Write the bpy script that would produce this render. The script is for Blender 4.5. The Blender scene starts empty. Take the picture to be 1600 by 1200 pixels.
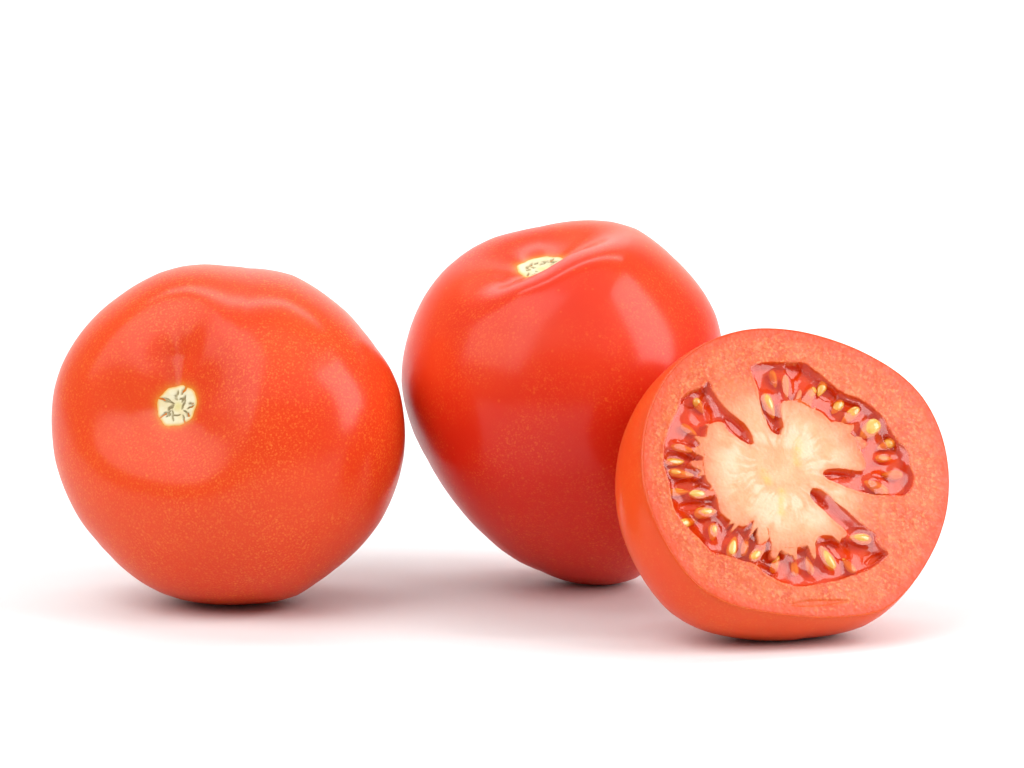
import bpy, math
import numpy as np

scene = bpy.context.scene
rng = np.random.default_rng(7)
MM = 0.001

# ---------------------------------------------------------------- camera
PITCH, DIST, AIM_Z = math.radians(8.0), 0.80, 0.0415
cam_data = bpy.data.cameras.new('camera')
cam_data.lens = 150.0
cam_data.sensor_width = 36.0
cam_data.clip_start, cam_data.clip_end = 0.02, 60.0
cam = bpy.data.objects.new('camera', cam_data)
scene.collection.objects.link(cam)
cam.location = (0.0, -DIST * math.cos(PITCH), AIM_Z + DIST * math.sin(PITCH))
cam.rotation_euler = (math.pi / 2 - PITCH, 0.0, 0.0)
scene.camera = cam

# ---------------------------------------------------------------- studio light
world = bpy.data.worlds.new('World')
scene.world = world
world.use_nodes = True
bg = world.node_tree.nodes['Background']
bg.inputs['Color'].default_value = (1.0, 1.0, 1.0, 1.0)      # plain white studio all round
bg.inputs['Strength'].default_value = 0.23

def softbox(name, loc, aim, sx, sy, watts, color=(1, 1, 1)):
    d = bpy.data.lights.new(name, 'AREA')
    d.shape = 'RECTANGLE'; d.size, d.size_y = sx, sy
    d.energy = watts; d.color = color
    o = bpy.data.objects.new(name, d)
    scene.collection.objects.link(o)
    o.location = loc
    v = np.array(aim, float) - np.array(loc, float)
    import mathutils
    o.rotation_euler = mathutils.Vector(v).to_track_quat('-Z', 'Y').to_euler()
    o['kind'] = 'helper'
    return o

softbox('softbox_right', (0.66, -0.17, 0.41), (0.0, 0.0, 0.03), 0.42, 0.58, 4.8)
softbox('softbox_left', (-0.60, -0.36, 0.76), (0.0, 0.0, 0.03), 1.00, 0.90, 6.9)
softbox('softbox_top', (0.0, -0.70, 1.30), (0.0, 0.0, 0.03), 2.40, 1.50, 10.3)
softbox('background_light', (0.0, 0.7, 1.6), (0.0, 2.2, 0.6), 1.6, 0.8, 46.0)

scene.view_settings.view_transform = 'Standard'
scene.view_settings.look = 'None'
scene.view_settings.exposure = 0.0
scene.view_settings.gamma = 1.0
scene.render.engine = 'CYCLES'
scene.cycles.max_bounces = 10
scene.cycles.transparent_max_bounces = 12
scene.cycles.use_denoising = True
scene.cycles.sample_clamp_indirect = 6.0

# ---------------------------------------------------------------- helpers
def mesh_object(name, verts, faces, mat, parent=None, smooth=True, attrs=None):
    me = bpy.data.meshes.new(name)
    verts = np.asarray(verts, np.float32).reshape(-1, 3)
    faces = np.asarray(faces, np.int32)
    nf, k = faces.shape
    me.vertices.add(len(verts)); me.vertices.foreach_set('co', verts.ravel())
    me.loops.add(nf * k); me.loops.foreach_set('vertex_index', faces.ravel())
    me.polygons.add(nf); me.polygons.foreach_set('loop_start', np.arange(nf, dtype=np.int32) * k)
    me.update(calc_edges=True); me.validate()
    me.polygons.foreach_set('use_smooth', np.full(len(me.polygons), smooth))
    for an, av in (attrs or {}).items():
        a = me.attributes.new(an, 'FLOAT', 'POINT')
        a.data.foreach_set('value', np.asarray(av, np.float32).ravel())
    me.materials.append(mat)
    o = bpy.data.objects.new(name, me)
    scene.collection.objects.link(o)
    if parent is not None: o.parent = parent
    return o

def ring_faces(nr, na, flip=False):
    """quads of a (nr x na) grid closed in the second direction"""
    i = np.arange(nr - 1)[:, None]; j = np.arange(na)[None, :]
    a = i * na + j; b = i * na + (j + 1) % na
    c = (i + 1) * na + (j + 1) % na; d = (i + 1) * na + j
    q = np.stack(np.broadcast_arrays(a, d, c, b), -1).reshape(-1, 4)
    return q[:, ::-1] if flip else q

def thing(name, label, cat, loc, group=None):
    o = bpy.data.objects.new(name, None)
    o.empty_display_size = 0.01
    scene.collection.objects.link(o)
    o.location = loc
    o['label'] = label; o['category'] = cat
    if group: o['group'] = group
    return o

def noise2(x, y, scale, seed, octaves=3):
    """smooth value noise on arrays"""
    out = 0; amp = 1.0; tot = 0
    r = np.random.default_rng(seed)
    for o_ in range(octaves):
        tab = r.random((64, 64))
        u = x / scale * 2 ** o_ + 17.3 * o_; v = y / scale * 2 ** o_ + 5.1 * o_
        i = np.floor(u).astype(int); j = np.floor(v).astype(int)
        f = u - i; g = v - j
        f = f * f * (3 - 2 * f); g = g * g * (3 - 2 * g)
        t = lambda a, b: tab[a % 64, b % 64]
        out = out + amp * (t(i, j) * (1 - f) * (1 - g) + t(i + 1, j) * f * (1 - g) + t(i, j + 1) * (1 - f) * g + t(i + 1, j + 1) * f * g)
        tot += amp; amp *= 0.5
    return out / tot

def sstep(x, a, b):
    t = np.clip((x - a) / (b - a), 0, 1); return t * t * (3 - 2 * t)

# ---------------------------------------------------------------- materials
class NT:
    def __init__(s, name):
        s.m = bpy.data.materials.new(name); s.m.use_nodes = True
        s.t = s.m.node_tree; s.t.nodes.clear()
        s.out = s.n('ShaderNodeOutputMaterial')
    def n(s, typ, **kw):
        nd = s.t.nodes.new(typ)
        for k, v in kw.items(): setattr(nd, k, v)
        return nd
    def l(s, a, b): s.t.links.new(a, b)
    def coord(s): return s.n('ShaderNodeTexCoord').outputs['Object']
    def attr(s, name): return s.n('ShaderNodeAttribute', attribute_name=name).outputs['Fac']
    def noise(s, vec, scale, detail=3.0, rough=0.5):
        nd = s.n('ShaderNodeTexNoise'); s.l(vec, nd.inputs['Vector'])
        nd.inputs['Scale'].default_value = scale; nd.inputs['Detail'].default_value = detail
        nd.inputs['Roughness'].default_value = rough
        return nd.outputs['Fac']
    def voronoi(s, vec, scale, out='Distance', rnd=1.0):
        nd = s.n('ShaderNodeTexVoronoi'); s.l(vec, nd.inputs['Vector'])
        nd.inputs['Scale'].default_value = scale; nd.inputs['Randomness'].default_value = rnd
        return nd.outputs[out]
    def ramp(s, fac, a, b, lo=0.0, hi=1.0):
        nd = s.n('ShaderNodeMapRange', interpolation_type='SMOOTHSTEP')
        s.l(fac, nd.inputs['Value'])
        for k, v in zip(('From Min', 'From Max', 'To Min', 'To Max'), (a, b, lo, hi)): nd.inputs[k].default_value = v
        return nd.outputs['Result']
    def math(s, op, a, b=None):
        nd = s.n('ShaderNodeMath', operation=op)
        for i, v in enumerate((a, b)):
            if v is None: continue
            if isinstance(v, (int, float)): nd.inputs[i].default_value = v
            else: s.l(v, nd.inputs[i])
        return nd.outputs[0]
    def mix(s, fac, a, b):
        nd = s.n('ShaderNodeMix', data_type='RGBA')
        if isinstance(fac, (int, float)): nd.inputs[0].default_value = fac
        else: s.l(fac, nd.inputs[0])
        for i, v in ((6, a), (7, b)):
            if isinstance(v, tuple): nd.inputs[i].default_value = (*v, 1.0)
            else: s.l(v, nd.inputs[i])
        return nd.outputs[2]
    def bump(s, h, strength, dist):
        nd = s.n('ShaderNodeBump'); s.l(h, nd.inputs['Height'])
        nd.inputs['Strength'].default_value = strength; nd.inputs['Distance'].default_value = dist
        return nd.outputs['Normal']
    def principled(s, color, rough=0.4, sss=0.0, radius=(1, .3, .2), scale=0.001, spec=0.5, normal=None, coat=0.0, coat_rough=0.1):
        p = s.n('ShaderNodeBsdfPrincipled')
        if isinstance(color, tuple): p.inputs['Base Color'].default_value = (*color, 1.0)
        else: s.l(color, p.inputs['Base Color'])
        if isinstance(rough, (int, float)): p.inputs['Roughness'].default_value = rough
        else: s.l(rough, p.inputs['Roughness'])
        p.inputs['Subsurface Weight'].default_value = sss
        p.inputs['Subsurface Radius'].default_value = radius
        p.inputs['Subsurface Scale'].default_value = scale
        p.inputs['Specular IOR Level'].default_value = spec
        p.inputs['Coat Weight'].default_value = coat
        p.inputs['Coat Roughness'].default_value = coat_rough
        if normal is not None: s.l(normal, p.inputs['Normal'])
        s.l(p.outputs['BSDF'], s.out.inputs['Surface'])
        return p

def skin_material(name, red, orange, speck, speck_amt, seed, dens_lo, coat_rough=0.20):
    k = NT(name)
    mp = k.n('ShaderNodeMapping'); k.l(k.coord(), mp.inputs['Vector'])
    mp.inputs['Location'].default_value = (seed, seed * 1.7, -seed)
    v = mp.outputs['Vector']
    big = k.ramp(k.noise(v, 32.0, 3.0), 0.30, 0.70)
    col = k.mix(k.math('MINIMUM', k.math('MULTIPLY', k.math('ADD', big, 0.35), k.attr('ripening')), 1.0), red, orange)
    # tiny pale dots in the skin, of uneven size and density
    dens = k.ramp(k.noise(v, 75.0, 4.0), 0.30, 0.68, dens_lo, 1.0)
    def dots(scale, r0, soft, keep0, keep1):
        d = k.voronoi(v, scale); c = k.voronoi(v, scale, 'Color')
        edge = k.math('SUBTRACT', d, k.math('MULTIPLY', c, r0))
        return k.math('MULTIPLY', k.ramp(edge, -soft, soft, 1.0, 0.0), k.ramp(c, keep0, keep1))
    fine = k.math('MULTIPLY', dots(2000.0, 0.50, 0.18, 0.15, 0.60), k.math('MULTIPLY', dens, 0.55))
    finer = k.math('MULTIPLY', k.ramp(k.noise(v, 2600.0, 2.0, 0.6), 0.48, 0.72), k.math('MULTIPLY', dens, 0.50))
    large = k.math('MULTIPLY', dots(720.0, 0.22, 0.09, 0.60, 0.72), 0.50)
    spots = k.math('MINIMUM', k.math('ADD', k.math('ADD', fine, finer), large), 1.0)
    col = k.mix(k.math('MULTIPLY', spots, speck_amt), col, speck)
    col = k.mix(k.attr('halo'), col, (0.86, 0.30, 0.03))
    wav = k.noise(v, 26.0, 2.0)
    micro = k.noise(v, 900.0, 2.0)
    h = k.math('ADD', k.math('MULTIPLY', wav, 1.0), k.math('MULTIPLY', micro, 0.018))
    nrm = k.bump(h, 0.35, 0.0012)
    p = k.principled(col, rough=0.50, sss=0.50, radius=(1.0, 0.16, 0.07), scale=0.0050, spec=0.06, normal=nrm, coat=0.44, coat_rough=coat_rough)
    return k.m

skin_orange = skin_material('skin_orange_red', (0.70, 0.036, 0.006), (0.77, 0.064, 0.010), (0.96, 0.34, 0.05), 0.46, 0.31, 0.45, 0.21)
skin_red = skin_material('skin_deep_red', (0.66, 0.017, 0.005), (0.77, 0.060, 0.010), (0.92, 0.24, 0.04), 0.42, 1.93, 0.0)
skin_cut = skin_material('skin_cut_half', (0.76, 0.052, 0.009), (0.80, 0.080, 0.012), (0.90, 0.26, 0.04), 0.35, 4.10, 0.0)

def scar_material():
    k = NT('dry_stem_scar'); v = k.coord()
    base = k.mix(k.ramp(k.noise(v, 420.0, 4.0), 0.3, 0.7), (0.78, 0.66, 0.38), (0.82, 0.76, 0.54))
    base = k.mix(k.attr('edge'), base, (0.85, 0.46, 0.07))
    base = k.mix(k.attr('core'), base, (0.72, 0.62, 0.22))
    crack = k.math('MULTIPLY', k.attr('crack'), k.ramp(k.noise(v, 1500.0, 2.0), 0.25, 0.6, 0.55, 1.0))
    col = k.mix(crack, base, k.mix(k.noise(v, 700.0, 2.0), (0.20, 0.15, 0.07), (0.46, 0.37, 0.19)))
    k.principled(col, rough=0.75, spec=0.25, normal=k.bump(k.noise(v, 900.0, 4.0), 0.5, 0.0004))
    return k.m
scar_mat = scar_material()

def flesh_material():
    k = NT('wet_tomato_flesh'); v = k.coord()
    cells = k.voronoi(v, 1500.0)
    cell_c = k.voronoi(v, 1500.0, 'Color')
    n1 = k.noise(v, 260.0, 4.0, 0.6)
    n2 = k.noise(v, 900.0, 3.0, 0.6)
    wall = k.mix(k.ramp(n1, 0.30, 0.72), (0.62, 0.074, 0.013), (0.67, 0.140, 0.036))
    wall = k.mix(k.ramp(k.math('MULTIPLY', cell_c, n2), 0.30, 0.55, 0.0, 0.6), wall, (0.76, 0.27, 0.12))
    core = k.mix(k.ramp(n1, 0.30, 0.70), (0.66, 0.35, 0.17), (0.70, 0.45, 0.25))
    core = k.mix(k.attr('pale'), core, (0.74, 0.56, 0.37))
    wall = k.mix(k.ramp(k.noise(v, 1700.0, 2.0, 0.6), 0.50, 0.72, 0.0, 0.55), wall, (0.82, 0.34, 0.11))
    wall = k.mix(k.ramp(k.noise(v, 1500.0, 2.0, 0.6), 0.32, 0.46, 0.45, 0.0), wall, (0.55, 0.045, 0.010))
    wall = k.mix(k.attr('septum'), wall, k.mix(n1, (0.70, 0.20, 0.085), (0.74, 0.30, 0.14)))
    col = k.mix(k.attr('core'), wall, core)
    col = k.mix(k.attr('streak'), col, (0.72, 0.46, 0.07))
    col = k.mix(k.math('MULTIPLY', k.attr('rim'), k.ramp(n1, 0.2, 0.8, 0.55, 1.0)), col, (0.70, 0.060, 0.012))
    col = k.mix(k.attr('gash'), col, (0.70, 0.09, 0.015))
    col = k.mix(k.attr('cav'), col, (0.74, 0.062, 0.010))
    h = k.math('ADD', k.math('MULTIPLY', cells, 0.8), k.math('MULTIPLY', n2, 0.7))
    nrm = k.bump(h, 0.15, 0.00024)
    rough = k.ramp(n2, 0.3, 0.7, 0.22, 0.42)
    k.principled(col, rough=rough, sss=0.35, radius=(1.0, 0.35, 0.18), scale=0.0013, spec=0.30, normal=nrm)
    return k.m
flesh_mat = flesh_material()

def jelly_material():
    k = NT('clear_red_jelly'); v = k.coord()
    tint = k.mix(k.noise(v, 240.0, 3.0), (0.98, 0.55, 0.15), (0.99, 0.66, 0.22))
    tr = k.n('ShaderNodeBsdfTransparent'); k.l(tint, tr.inputs['Color'])
    body = k.n('ShaderNodeBsdfDiffuse'); body.inputs['Color'].default_value = (0.88, 0.10, 0.018, 1)
    nrm = k.bump(k.noise(v, 300.0, 1.0), 0.05, 0.0004)
    gl = k.n('ShaderNodeBsdfGlossy'); gl.inputs['Roughness'].default_value = 0.10
    k.l(nrm, gl.inputs['Normal'])
    m1 = k.n('ShaderNodeMixShader'); m1.inputs[0].default_value = 0.12
    k.l(tr.outputs[0], m1.inputs[1]); k.l(body.outputs[0], m1.inputs[2])
    fr = k.n('ShaderNodeFresnel')
    back = k.n('ShaderNodeNewGeometry').outputs['Backfacing']          # a thin film: the same from both sides
    k.l(k.math('SUBTRACT', 1.42, k.math('MULTIPLY', back, 1.42 - 1 / 1.42)), fr.inputs['IOR'])
    k.l(nrm, fr.inputs['Normal'])
    m2 = k.n('ShaderNodeMixShader')
    k.l(k.math('MINIMUM', k.math('MULTIPLY', fr.outputs[0], 1.25), 1.0), m2.inputs[0])
    k.l(m1.outputs[0], m2.inputs[1]); k.l(gl.outputs[0], m2.inputs[2])
    k.l(m2.outputs[0], k.out.inputs['Surface'])
    return k.m
jelly_mat = jelly_material()

def seed_material(name, a, b):
    k = NT(name); v = k.coord()
    col = k.mix(k.ramp(k.noise(v, 500.0, 3.0), 0.3, 0.7), a, b)
    k.principled(col, rough=0.22, sss=0.3, radius=(1, .5, .2), scale=0.0008, spec=0.6,
                 normal=k.bump(k.noise(v, 1200.0, 3.0), 0.4, 0.0002), coat=0.6, coat_rough=0.05)
    return k.m
seed_pale = seed_material('seed_pale_yellow', (0.70, 0.36, 0.05), (0.78, 0.50, 0.12))
seed_amber = seed_material('seed_amber', (0.70, 0.28, 0.025), (0.78, 0.42, 0.06))

def paper_material():
    k = NT('white_backdrop'); v = k.coord()
    col = k.mix(k.noise(v, 40.0, 5.0), (0.79, 0.79, 0.79), (0.81, 0.81, 0.81))
    k.principled(col, rough=0.55, sss=0.6, radius=(1.0, 0.9, 0.85), scale=0.004, spec=0.2, normal=k.bump(k.noise(v, 1400.0, 3.0), 0.12, 0.0002))
    return k.m

# ---------------------------------------------------------------- measured outlines (metres / millimetres on the objects)
FIT = {
    'round': dict(pos=np.array([-0.053349, 0.001471, 0.031564]), fac=[1.04, 1.034, 1.031, 1.019, 1, 0.994, 0.997, 0.996, 0.997, 0.999, 0.986, 0.973, 0.983, 1.009, 1.031, 1.044, 1.048, 1.051, 1.057, 1.061, 1.064, 1.066, 1.062, 1.051, 1.04, 1.031, 1.015, 0.998, 0.983, 0.965, 0.96, 0.968, 0.98, 0.99, 0.993, 0.995, 0.998, 1.001, 1.014, 1.02, 1.004, 1.001, 1.009, 1.021, 1.034, 1.039, 1.043, 1.044],
                  right=np.array([0.997749, 0.067065, -0.000000]), up=np.array([-0.010108, 0.150374, 0.988578]), back=np.array([0.066299, -0.986352, 0.150713])),
    'plum': dict(pos=np.array([0.009806, 0.016513, 0.035466]), fac=[0.972, 0.976, 0.994, 1.016, 1.034, 1.042, 1.048, 1.056, 1.071, 1.09, 1.089, 1.076, 1.06, 1.044, 1.04, 1.041, 1.032, 1.021, 1.017, 1.013, 1.004, 0.993, 0.986, 0.978, 0.962, 0.943, 0.926, 0.918, 0.923, 0.932, 0.943, 0.958, 0.971, 0.989, 1.002, 1.008, 1.033, 1.059, 1.088, 1.114, 1.112, 1.095, 1.074, 1.05, 1.03, 1.014, 0.995, 0.981],
                 right=np.array([0.999926, -0.012125, 0.000000]), up=np.array([0.001741, 0.143607, 0.989633]), back=np.array([-0.011999, -0.989561, 0.143618])),
}
HALF = dict(pos=np.array([0.050998, -0.032749, 0.029791]), n=np.array([0.312473, -0.786033, 0.533396]), e1=np.array([0.929265, 0.369413, -0.000000]), e2=np.array([-0.197043, 0.495667, 0.845865]), H=28.0, ex=(0.92, 1.0))
RIM = [30.97, 31.35, 31.7, 31.99, 32.2, 32.28, 32.12, 31.77, 31.3, 30.79, 30.36, 29.98, 29.64, 29.4, 29.24, 29.15, 29.08, 29.06, 29.09, 29.09, 29.07, 29.05, 29.04, 29.06, 29.1, 29.08, 29.06, 29.07, 29.04, 29.01, 29.03, 29.08, 29.11, 29.17, 29.28, 29.42, 29.61, 29.77, 29.92, 30.11, 30.3, 30.54, 30.79, 31.06, 31.15, 30.92, 30.51, 29.95, 29.27, 28.71, 28.28, 27.98, 27.87, 27.89, 27.96, 28.15, 28.47, 28.9, 29.26, 29.32, 29.21, 29.03, 28.87, 28.8, 28.81, 28.93, 29.12, 29.35, 29.64, 29.93, 30.25, 30.61]
LOCULE_LOW = [(-12.42, 19.54), (-12.16, 16.85), (-11.33, 14.76), (-9.26, 12.22), (-6.76, 9.66), (-6.39, 6.72), (-7.19, 6.01), (-8.95, 7.13), (-11.26, 9.43), (-11.32, 11.01), (-13.74, 10.97), (-15.21, 9.54), (-15.78, 6.04), (-17.42, 3.88), (-17.5, 1.38), (-17.4, -0.31), (-16.26, -2.14), (-16.29, -5.19), (-16.08, -6.95), (-13.89, -8.84), (-12.31, -9.57), (-10.53, -8.45), (-8.99, -8.55), (-7.79, -10.13), (-7.85, -11.43), (-7.9, -13.17), (-5.89, -13.99), (-2.29, -14.25), (0.85, -13.6), (1.48, -12.33), (3.99, -12.2), (6.04, -13.21), (7.82, -12.21), (5.9, -10.2), (3.62, -7.04), (1.95, -5.04), (2.09, -3.16), (3.83, -2.85), (6.28, -5.08), (9.32, -8.8), (11.36, -11.39), (13.3, -12.85), (12.7, -13.93), (13.18, -15.34), (15.05, -16.54), (12.36, -18.53), (8.69, -19.89), (3.42, -21.11), (-0.8, -21.54), (-4.97, -21.81), (-7.49, -20.8), (-10.2, -19.06), (-11.66, -16.79), (-13.9, -16.2), (-16.23, -14.98), (-19.55, -14.25), (-20.86, -12.43), (-21.89, -10.45), (-23.65, -8.41), (-24.86, -6.1), (-25.04, -3.11), (-24.76, -0.27), (-24.8, 1.73), (-25.06, 3.49), (-24.22, 6.7), (-22.17, 10.97), (-19.67, 14.17), (-18.48, 16.32), (-16.2, 17.72), (-13.84, 18.09)]
LOCULE_HIGH = [(-3.7, 21.62), (-0.55, 22.48), (3.84, 21.98), (7.15, 21.8), (8.24, 20.96), (10.1, 19.05), (11.51, 17.42), (12.85, 15.54), (16.63, 14.03), (18.3, 12.39), (20.35, 10.21), (20.86, 8.12), (21.75, 5.5), (23.73, 3.07), (23.27, 0.28), (23.39, -2.28), (22.62, -4.26), (20.38, -5.89), (17.42, -5.31), (13.89, -4.95), (11.04, -4.0), (7.63, -2.26), (5.41, -0.86), (5.66, 0.14), (7.58, 0.65), (10.56, 0.21), (12.49, -0.3), (14.08, -0.15), (14.72, 1.34), (14.08, 3.93), (14.08, 5.97), (12.8, 7.07), (11.59, 8.42), (9.55, 9.57), (8.46, 11.43), (6.23, 12.84), (4.71, 13.95), (2.29, 14.61), (0.34, 13.95), (0.24, 9.87), (-0.5, 7.88), (-1.88, 7.71), (-2.87, 9.17), (-3.45, 12.32), (-3.22, 16.97), (-3.53, 20.2)]
CORE_AT = (-1.98, 0.76)
GASH = [(-8.24, -24.92), (-3.66, -24.16), (1.3, -24.53), (5.62, -24.98), (2.3, -25.6), (-4.04, -25.73)]
STREAKS = [(2.28, 6.19), (1.05, 2.21), (-3.35, -3.3), (-4.44, -7.24), (-6.2, 0.65), (-5.62, -1.15)]
SLIT_DIRS = [2.244, 1.467, -0.196, -0.862]
SEEDS = [(-1.62, 13.81, -1.444, 2.4, 1.25, 0.24), (2.75, 17.53, -1.754, 2.2, 0.88, -0.15), (6.8, 15.12, -2.275, 2.26, 1.0, -0.05), (14.01, 10.84, -2.537, 2.29, 1.12, 0.15), (17.3, 7.95, -2.564, 2.4, 1.75, 0.28), (18.67, 2.11, 0.012, 1.7, 0.88, -0.1), (15.83, -3.43, 2.576, 2.37, 1.38, -0.05), (-20.33, 6.45, -0.365, 2.1, 0.88, 0.05), (-21.82, 1.66, -0.203, 2.4, 1.0, 0.05), (-19.19, -2.63, -0.067, 2.09, 1.0, 0.3), (-18.89, -6.13, 0.054, 2.03, 1.25, 0.15), (-18.27, -9.9, -1.949, 1.68, 1.12, 0.08), (-15.28, -13.08, 1.092, 2.02, 1.12, 0.25), (-10.61, -14.52, 0.636, 2.27, 1.12, 0.15), (2.52, -16.58, 1.867, 2.39, 1.25, 0.36), (9.99, -13.24, 3.014, 2.12, 1.25, 0.3), (-22.23, 4.19, 0.059, 2.03, 0.88, -0.62), (-23.08, -1.63, -0.009, 2.24, 0.88, -0.62), (-22.45, -7.5, 0.27, 2.21, 1.0, -0.62), (-10.02, 17.62, -2.579, 1.76, 0.88, -0.65), (-14.98, 14.85, -1.074, 1.49, 1.0, -0.65), (-18.07, 10.22, -0.717, 1.66, 0.88, -0.62), (0.87, 19.31, -1.481, 1.56, 0.88, -0.62), (10.1, 16.99, -2.227, 1.87, 1.0, -0.62), (12.22, 13.0, -2.411, 1.8, 1.0, -0.62), (20.34, 5.07, -2.83, 2.09, 1.12, -0.62), (19.81, -1.03, 2.93, 1.76, 1.12, -0.62), (-3.9, -17.48, 1.403, 1.73, 0.88, -0.62), (-0.99, -17.44, 1.617, 1.74, 0.88, -0.62), (-7.5, -16.72, 0.992, 1.83, 0.88, -0.62), (6.75, -18.0, 1.965, 1.67, 1.0, -0.62), (-12.48, -12.9, 1.076, 1.9, 0.88, -0.9)]
HOLLOWS = [(-9.48, -10.88, 1.335, 2.14, 1.12, 1.3), (16.66, -1.2, -0.153, 1.51, 0.75, 0.8), (4.77, 20.51, -1.812, 1.97, 1.62, 1.0), (10.04, 15.7, -0.562, 2.65, 1.5, 1.0), (13.43, 12.67, -0.326, 2.9, 1.12, 1.0), (20.53, 4.8, -1.06, 1.82, 0.75, 0.9), (-16.18, 16.19, 0.718, 2.54, 1.75, 1.1), (-14.07, 12.76, -1.593, 1.77, 0.75, 0.8), (-21.65, 4.53, -0.197, 2.8, 1.12, 1.0), (-21.19, -0.5, 0.078, 2.56, 1.0, 1.0), (-21.58, -4.83, 0.028, 2.52, 0.88, 0.9), (-23.43, -7.44, -1.08, 5.52, 1.12, 1.2), (4.92, -15.13, -0.714, 2.49, 1.38, 1.1), (-0.77, -13.48, -0.075, 1.74, 0.88, 0.7), (-8.07, -15.45, -2.908, 2.47, 1.0, 1.0), (-9.71, -18.05, -0.628, 1.85, 0.62, 0.8), (11.51, -17.35, 0.404, 2.19, 0.62, 0.8), (-0.69, 8.66, -1.326, 0.54, 0.75, 0.8), (-9.36, 9.69, -0.946, 2.61, 1.0, 0.5), (7.24, -0.72, -0.066, 3.81, 0.75, 0.7), (2.7, -4.59, -0.913, 2.84, 0.88, 0.8), (6.48, -13.99, -0.718, 0.84, 0.62, 0.7)]

# ---------- tomato shapes (millimetres) ----------
def gz(x, w): return np.exp(-(x / w) ** 2)
def wrap(a): return (a + np.pi) % (2 * np.pi) - np.pi

SHAPES = {
    'round': dict(R=32.5, top=0.80, bot=0.95, pinch=0.02, dim=0.140, dimw=0.38, sh=0.030,
                  axis=(-0.445, 0.262, 0.857), scar=4.1,
                  creases=[(1.52, 0.44, 0.072, 0.55), (3.30, 0.66, 0.045, 0.40), (-0.95, 0.52, 0.026, 0.40)]),
    'plum': dict(R=31.5, top=1.02, bot=1.10, pinch=0.24, dim=0.15, dimw=0.36, sh=0.05,
                 axis=(-0.15, 0.915, 0.375), scar=4.5,
                 creases=[(-2.35, 0.52, 0.045, 0.60), (0.40, 0.55, 0.022, 0.45), (-0.90, 0.75, -0.060, 0.40)]),
}

def tomato_point(k, t, ph):
    """polar angle t from the stem end, azimuth ph -> point in the fruit's own axes"""
    s = np.sin(t); c = np.cos(t)
    up = np.clip(c, 0, 1); dn = np.clip(-c, 0, 1)
    rad = s * (1 - k['pinch'] * dn ** 1.3 + 0.05 * up * s)
    ax = k['top'] * up ** 0.92 - k['bot'] * dn ** 1.02
    front = (c > -0.25) * np.clip((c + 0.25) / 0.5, 0, 1)
    cr = 0; 
    for a, w, d, reach in k['creases']:
        g = gz(wrap(ph - a), w * (0.80 + 0.5 * s))
        f = np.clip((s - 0.05) / 0.24, 0, 1) * gz(np.clip(s - 0.30, 0, 9), reach) * front
        ax = ax - d * g * f
        cr = cr + d * g * f
    ax = ax - k['dim'] * gz(s, k['dimw']) * front - 0.035 * gz(s, 0.16) * front
    ax = ax + k['sh'] * gz(s - 0.55, 0.22) * front * (1 - np.clip(cr * 4, 0, 0.8))
    rad = rad * (1 - 0.30 * cr * np.clip(s, 0, 1))
    # gentle irregularity
    ax = ax + 0.010 * np.sin(3 * ph + 1.0) * s ** 2
    rad = rad * (1 + 0.008 * np.sin(5 * ph + 0.6) * s ** 2)
    R = k['R']
    return np.stack([R * rad * np.cos(ph), R * rad * np.sin(ph), R * ax], -1)

def axis_frame(a, right, up, back):
    A = a[0] * right + a[1] * up + a[2] * back; A /= np.linalg.norm(A)
    X = right - (right @ A) * A; X /= np.linalg.norm(X)
    Y = np.cross(A, X)
    return np.stack([X, Y, A])            # rows

def outline_fit(p, right, up, fac, R):
    """gentle in-plane swelling that gives the fruit its own uneven outline"""
    a = p @ right; b = p @ up
    rr = np.hypot(a, b); th = np.arctan2(b, a) % (2 * np.pi)
    n = len(fac); x = th / (2 * np.pi) * n; i = np.floor(x).astype(int) % n; f = x - np.floor(x)
    fa = np.asarray(fac); m = fa[i] * (1 - f) + fa[(i + 1) % n] * f
    w = np.clip((rr / R - 0.25) / 0.55, 0, 1); w = w * w * (3 - 2 * w)
    d = (m - 1) * w
    return p + (a * d)[..., None] * right + (b * d)[..., None] * up

def half_point(rimr, th, f, H, ex):
    """outer skin of the halved fruit: f=0 at the cut, 1 at the blossom end"""
    a = f * np.pi / 2
    bul = 0.035 + 0.13 * np.clip(np.cos(th - 3.12), 0, 1) ** 0.8 + 0.055 * gz(wrap(th - 4.6), 0.5)
    r = rimr * np.cos(a) ** ex[0] * (1 + bul * np.sin(2 * a) ** 0.9)
    return np.stack([r * np.cos(th), r * np.sin(th), -H * np.sin(a) ** ex[1]], -1)

# ---------------------------------------------------------------- setting: white sweep
def build_backdrop():
    ys = [-1.6, -0.6, 0.0, 0.6, 1.0, 1.4]
    prof = [(y, 0.0) for y in ys]
    for i in range(1, 13):
        a = i / 12 * math.pi / 2
        prof.append((1.4 + 0.6 * math.sin(a), 0.6 - 0.6 * math.cos(a)))
    prof += [(2.0, 1.2), (2.0, 2.4)]
    xs = np.linspace(-2.2, 2.2, 9)
    v = [(x, y, z) for (y, z) in prof for x in xs]
    nx = len(xs)
    f = [(i * nx + j, i * nx + j + 1, (i + 1) * nx + j + 1, (i + 1) * nx + j) for i in range(len(prof) - 1) for j in range(nx - 1)]
    o = mesh_object('backdrop', v, f, paper_material())
    o['kind'] = 'structure'
    return o
build_backdrop()

# ---------------------------------------------------------------- whole tomatoes
# how far the orange of the stem end reaches down the red fruit
RIPE = {'round': lambda T: 1.0 - 0.65 * sstep(T, 0.9, 2.2), 'plum': lambda T: 1.0 - 0.92 * sstep(T, 0.55, 1.65)}

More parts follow.
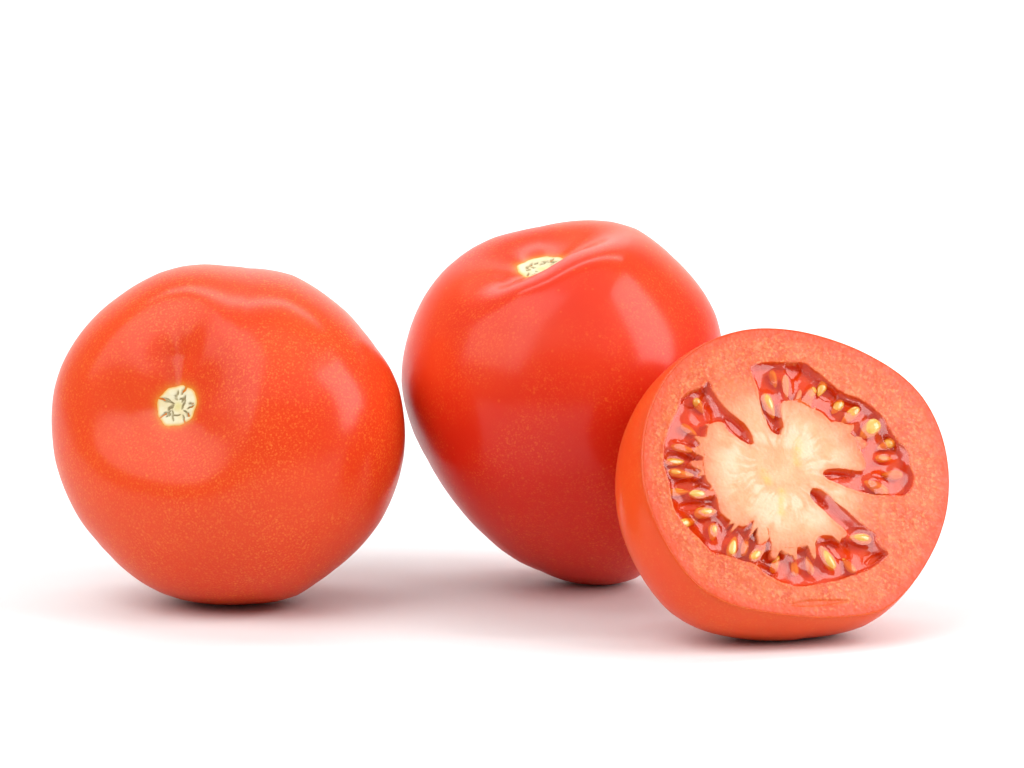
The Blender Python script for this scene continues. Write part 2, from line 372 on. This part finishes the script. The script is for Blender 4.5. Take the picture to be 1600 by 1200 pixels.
def whole_tomato(key, label, skin_mat, seed):
    k, F = SHAPES[key], FIT[key]
    M = axis_frame(k['axis'], F['right'], F['up'], F['back'])
    base = np.array([F['pos'][0], F['pos'][1], 0.0])
    root = thing('tomato', label, 'tomato', base, 'tomatoes on the white surface')

    def place(p):                        # own axes (mm) -> object space (m)
        q = outline_fit(p.reshape(-1, 3) @ M, F['right'], F['up'], F['fac'], k['R'])
        q = F['pos'] + q * MM - base
        z = q[:, 2]                      # settle the weight softly on the table
        lo = z < 0.0004
        q[:, 2] = np.where(lo, 0.00005 + 0.00035 * np.exp(np.minimum((z - 0.0004) / 0.00035, 0)), z)
        return q

    nt, na = 220, 320
    t = np.pi * (np.linspace(0.0006, 0.9994, nt)) ** 1.0
    T, P = np.meshgrid(t, np.arange(na) / na * 2 * np.pi, indexing='ij')
    v = place(tomato_point(k, T, P))
    s = np.where(np.cos(T) > 0, np.sin(T) * k['R'], 99.0)
    edge = k['scar'] * (1 + 0.035 * np.sin(2 * P + seed) + 0.02 * np.sin(5 * P) + 0.02 * np.sin(9 * P + 2))
    halo = 0.6 * np.exp(-np.clip(s - edge, 0, 99) / 0.55)
    mesh_object('skin', v, ring_faces(nt, na), skin_mat, root, attrs={'halo': halo, 'ripening': RIPE[key](T)})

    # the corky stem scar with its ring of dark cracks
    nr, na = 44, 144
    rr = np.linspace(0.0, 1.0, nr); rr[0] = 0.004
    RR, P = np.meshgrid(rr, np.arange(na) / na * 2 * np.pi, indexing='ij')
    rad = RR * k['scar'] * (1 + 0.035 * np.sin(2 * P + seed) + 0.02 * np.sin(5 * P) + 0.02 * np.sin(9 * P + 2))
    x, y = rad * np.cos(P), rad * np.sin(P)
    r = np.random.default_rng(int(seed * 10))
    crack = np.zeros_like(rad)
    for i in range(19):
        a = i / 19 * 2 * np.pi + r.normal(0, 0.16); rc = k['scar'] * r.uniform(0.30, 0.74)
        px, py = rc * np.cos(a), rc * np.sin(a)
        ang = a + r.normal(0, 0.7)
        L, W = k['scar'] * r.uniform(0.10, 0.30), k['scar'] * r.uniform(0.035, 0.08)
        u = (x - px) * np.cos(ang) + (y - py) * np.sin(ang)
        w = -(x - px) * np.sin(ang) + (y - py) * np.cos(ang) + 0.25 * W * np.sin(u / L * 5)
        crack = np.maximum(crack, sstep(-np.hypot(u / L, w / W), -1.25, -0.75))
    p = tomato_point(k, np.arcsin(np.clip(rad / k['R'], 0, 1)), P)
    lift = 0.34 * (1 - RR ** 6) - 0.10 * RR ** 6 + 0.10 * (noise2(x + 9, y + 9, 0.5, 3) - 0.5) - 0.30 * crack
    p[..., 2] += lift
    mesh_object('stem_scar', place(p), ring_faces(nr, na), scar_mat, root,
                attrs={'crack': crack, 'edge': sstep(RR, 0.80, 1.0), 'core': 0.7 * (1 - sstep(RR, 0.05, 0.35))})
    return root

whole_tomato('round', 'round orange-red tomato lying on its side with its pale stem scar facing the viewer', skin_orange, 0.7)
whole_tomato('plum', 'deeper red taller whole tomato standing upright, stem scar sunk in its folded top', skin_red, 2.9)

# ---------------------------------------------------------------- halved tomato
def chaikin(p, n=2):
    p = np.array(p, float)
    for _ in range(n):
        q = np.roll(p, -1, 0)
        p = np.stack([0.75 * p + 0.25 * q, 0.25 * p + 0.75 * q], 1).reshape(-1, 2)
    return p

def signed_distance(x, y, poly):
    """positive inside"""
    a = np.asarray(poly); b = np.roll(a, -1, 0)
    sh = x.shape; x = x.ravel(); y = y.ravel()
    best = np.full(x.shape, 1e9); inside = np.zeros(x.shape, bool)
    for (ax, ay), (bx, by) in zip(a, b):
        dx, dy = bx - ax, by - ay
        t = np.clip(((x - ax) * dx + (y - ay) * dy) / (dx * dx + dy * dy + 1e-12), 0, 1)
        best = np.minimum(best, (x - ax - t * dx) ** 2 + (y - ay - t * dy) ** 2)
        c = (ay > y) != (by > y)
        inside ^= c & (x < (bx - ax) * (y - ay) / (by - ay + 1e-12) + ax)
    d = np.sqrt(best)
    return np.where(inside, d, -d).reshape(sh)

def halved_tomato():
    C = HALF['pos']; n, e1, e2 = HALF['n'], HALF['e1'], HALF['e2']
    base = np.array([C[0], C[1], 0.0])
    root = thing('halved_tomato', 'cut tomato half before the upright tomato, showing seeds, red jelly and pale core', 'tomato half', base)

    def place(p):
        p = np.asarray(p).reshape(-1, 3) * MM
        q = C - base + p[:, 0:1] * e1 + p[:, 1:2] * e2 + p[:, 2:3] * n
        z = q[:, 2]
        q[:, 2] = np.where(z < 0.0005, 0.00012 + 0.00038 * np.exp(np.minimum((z - 0.0005) / 0.00038, 0)), z)
        return q

    def rim_r(th): return np.interp(th % (2 * np.pi), np.arange(len(RIM)) / len(RIM) * 2 * np.pi, RIM, period=2 * np.pi)

    # skin: thin turned-in edge, then the outside
    na = 360
    th = np.arange(na) / na * 2 * np.pi
    R0 = rim_r(th)
    rows = []
    for dr, dz in ((-0.60, -0.60), (-0.32, -0.16), (-0.15, -0.02), (-0.04, -0.01)):
        rows.append(np.stack([(R0 + dr) * np.cos(th), (R0 + dr) * np.sin(th), np.full(na, dz)], -1))
    f = np.concatenate([np.linspace(0.006, 0.10, 10), np.linspace(0.12, 0.998, 90)])
    FF, TH = np.meshgrid(f, th, indexing='ij')
    body = half_point(rim_r(TH), TH, FF, HALF['H'], HALF['ex'])
    p = np.concatenate([np.stack(rows), body])
    mesh_object('skin', place(p), ring_faces(len(p), na), skin_cut, root, attrs={'halo': np.zeros(p.shape[:2]), 'ripening': np.full(p.shape[:2], 0.75)})

    # ---- cut face
    low, high = chaikin(LOCULE_LOW), chaikin(LOCULE_HIGH)
    core_at = np.array(CORE_AT)
    def cavity(x, y):
        """signed distance into the seed chambers (mm, + inside)"""
        jx = x + 0.35 * (noise2(x + 40, y + 40, 1.6, 21) - 0.5); jy = y + 0.35 * (noise2(x + 40, y + 40, 1.6, 22) - 0.5)
        d = np.maximum(signed_distance(jx, jy, low), signed_distance(jx, jy, high))
        r = np.hypot(x - core_at[0], y - core_at[1]); a = np.arctan2(y - core_at[1], x - core_at[0])
        fringe = sstep(r, 9.4, 11.0) * (1 - sstep(r, 16.5, 20.5))
        for sa in SLIT_DIRS: fringe = fringe * sstep(np.abs(wrap(a - sa)), 0.16, 0.34)
        f = noise2(a * 13 + 60, r * 0.07 + 60, 1.0, 35, 2)
        return d - fringe * 3.4 * sstep(f, 0.44, 0.80)
    def floor_depth(x, y, sd):
        r = np.hypot(x - core_at[0], y - core_at[1]); a = np.arctan2(y - core_at[1], x - core_at[0])
        inner = 1 - sstep(r, 9.5, 15.5)
        for sa in SLIT_DIRS: inner = inner * sstep(np.abs(wrap(a - sa)), 0.16, 0.34)
        w = 0.60 + 2.6 * inner * noise2(a * 13 + 60, r * 0.12 + 60, 1.0, 31, 2)
        d = sstep(sd / w, 0, 1)
        return -(1.9 - 0.4 * inner) * d, d, inner

    nr = 210; na = 760
    fr = np.linspace(0.00002, 1, nr) ** 0.85
    FR, TH = np.meshgrid(fr, np.arange(na) / na * 2 * np.pi, indexing='ij')
    rad = FR * (rim_r(TH) - 0.10)
    x, y = rad * np.cos(TH), rad * np.sin(TH)
    sd = np.full(x.shape, -9.0)
    m = rad < 27.5
    sd[m] = cavity(x[m], y[m])
    fl, dd, inner = floor_depth(x, y, sd)
    z = fl + 0.10 * (noise2(x + 50, y + 50, 2.6, 5) - 0.5) - 0.05
    z = z + 0.03 * sstep(-np.abs(sd + 0.25), -0.5, 0) * (sd < 0)                # wet lip round the chambers
    sg = signed_distance(x, y, chaikin(GASH)); gash = sstep(sg, -0.15, 0.35)
    z = z - 0.14 * gash
    z = z - 0.05 * sstep(FR, 0.99, 1.0)
    rc = np.hypot(x - core_at[0], y - core_at[1])
    ac = np.arctan2(y - core_at[1], x - core_at[0])
    core = 1 - sstep(rc + 3.0 * (noise2(x + 50, y + 50, 4.0, 8) - 0.5) + 1.2 * (noise2(ac * 9 + 60, rc * .1 + 60, 1.0, 9) - 0.5), 9.5, 17.0)
    near = np.exp(-np.clip(-sd, 0, 9) / 1.0)                                    # the core reddens towards the jelly
    core = np.clip(core * (1 - near * (0.35 + 0.75 * noise2(ac * 16 + 60, rc * .12 + 60, 1.0, 19, 2))), 0, 1)
    wob = ac + 0.35 * (noise2(x + 50, y + 50, 3.5, 25, 2) - 0.5)
    pale = sstep(0.55 * noise2(wob * 10 + 60, rc * .16 + 60, 1.0, 23, 3) * sstep(rc, 2.0, 7.0) + 0.60 * noise2(x + 50, y + 50, 3.2, 27, 3), 0.46, 0.74)
    pale = pale * (1 - 0.5 * sstep(rc, 9.5, 13.0))
    septum = 0.8 * (1 - sstep(rc, 13.0, 21.0))
    st = np.zeros_like(x)
    for i in range(0, len(STREAKS), 2):
        (ax, ay), (bx, by) = STREAKS[i], STREAKS[i + 1]
        dx, dy = bx - ax, by - ay
        t = np.clip(((x - ax) * dx + (y - ay) * dy) / (dx * dx + dy * dy), 0, 1)
        st = np.maximum(st, np.exp(-(np.hypot(x - ax - t * dx, y - ay - t * dy) / 0.75) ** 2) * noise2(x + 50, y + 50, 0.9, 12))
    toedge = rim_r(TH) - rad
    rimw = 1 - sstep(toedge + 1.4 * (noise2(x + 50, y + 50, 2.0, 14) - 0.5), 0.4, 3.2)
    mesh_object('flesh', place(np.stack([x, y, z], -1)), ring_faces(nr, na), flesh_mat, root,
                attrs={'core': core, 'streak': 0.8 * st, 'rim': rimw, 'gash': 0.8 * gash, 'cav': sstep(dd, 0.20, 0.95), 'pale': pale, 'septum': septum})

    # ---- jelly filling the chambers
    seeds = SEEDS
    def jelly_height(x, y, sd):
        h = -0.20 + 0.62 * (noise2(x + 70, y + 70, 4.2, 41, 2) - 0.5)
        h = h * (1 - np.exp(-np.clip(sd, 0, 9) / 0.45)) - 0.03
        for (hx, hy, a, L, W, dep) in HOLLOWS:
            u = ((x - hx) * np.cos(a) + (y - hy) * np.sin(a)) / L; w = (-(x - hx) * np.sin(a) + (y - hy) * np.cos(a)) / W
            q = np.hypot(u, w) + 0.35 * (noise2(x + 70, y + 70, 1.1, 47, 2) - 0.5)
            h = h - dep * sstep(-q, -1.15, -0.70)
        for (sx, sy, a, L, W, hh) in seeds:
            if hh < -0.6: continue
            u = ((x - sx) * np.cos(a) + (y - sy) * np.sin(a)) / (L * 1.25); w = (-(x - sx) * np.sin(a) + (y - sy) * np.cos(a)) / (W * 1.45)
            h = h + 0.30 * sstep(-np.hypot(u, w), -1.3, -0.5)
        return np.minimum(h, 0.05)
    def sheet(poly, grow=0.35, step=0.15):
        poly = chaikin(poly)
        x0, y0 = poly.min(0) - 0.6; x1, y1 = poly.max(0) + 0.6
        gx = np.arange(x0, x1, step); gy = np.arange(y0, y1, step)
        X, Y = np.meshgrid(gx, gy, indexing='ij')
        jx = X + 0.35 * (noise2(X + 40, Y + 40, 1.6, 21) - 0.5); jy = Y + 0.35 * (noise2(X + 40, Y + 40, 1.6, 22) - 0.5)
        S = signed_distance(jx, jy, poly)
        Z = jelly_height(X, Y, S)
        Z = np.where(S < 0.0, np.minimum(Z, -0.06), Z)
        keep = S > -grow
        idx = np.arange(X.size).reshape(X.shape)
        q = np.stack([idx[:-1, :-1], idx[1:, :-1], idx[1:, 1:], idx[:-1, 1:]], -1).reshape(-1, 4)
        q = q[keep.ravel()[q].all(1)]
        used = np.unique(q); re = np.zeros(X.size, int); re[used] = np.arange(len(used))
        return np.stack([X.ravel(), Y.ravel(), Z.ravel()], -1)[used], re[q]
    for poly in (LOCULE_LOW, LOCULE_HIGH):
        v, fc = sheet(poly)
        mesh_object('jelly', place(v), fc, jelly_mat, root)

    # ---- seeds
    nu, nv = 10, 16
    U, V = np.meshgrid(np.linspace(0.02, 0.98, nu) * np.pi, np.arange(nv) / nv * 2 * np.pi, indexing='ij')
    for i, (sx, sy, a, L, W, hh) in enumerate(seeds):
        lx = -np.cos(U)                                   # tip towards +x
        tp = np.sin(U) * (1 - 0.32 * lx)
        px = lx * L * 1.08; py = tp * np.cos(V) * W * 0.86; pz = tp * np.sin(V) * W * 0.62
        gx = sx + px * np.cos(a) - py * np.sin(a); gy = sy + px * np.sin(a) + py * np.cos(a)
        sdz = -0.36 + hh * 0.85 - W * 0.34
        tilt = rng.normal(0, 0.12)
        gz_ = sdz + pz + px * tilt
        mesh_object('seed', place(np.stack([gx, gy, gz_], -1)), ring_faces(nu, nv, True), seed_pale if hh > 0.18 else seed_amber, root)
    return root

halved_tomato()
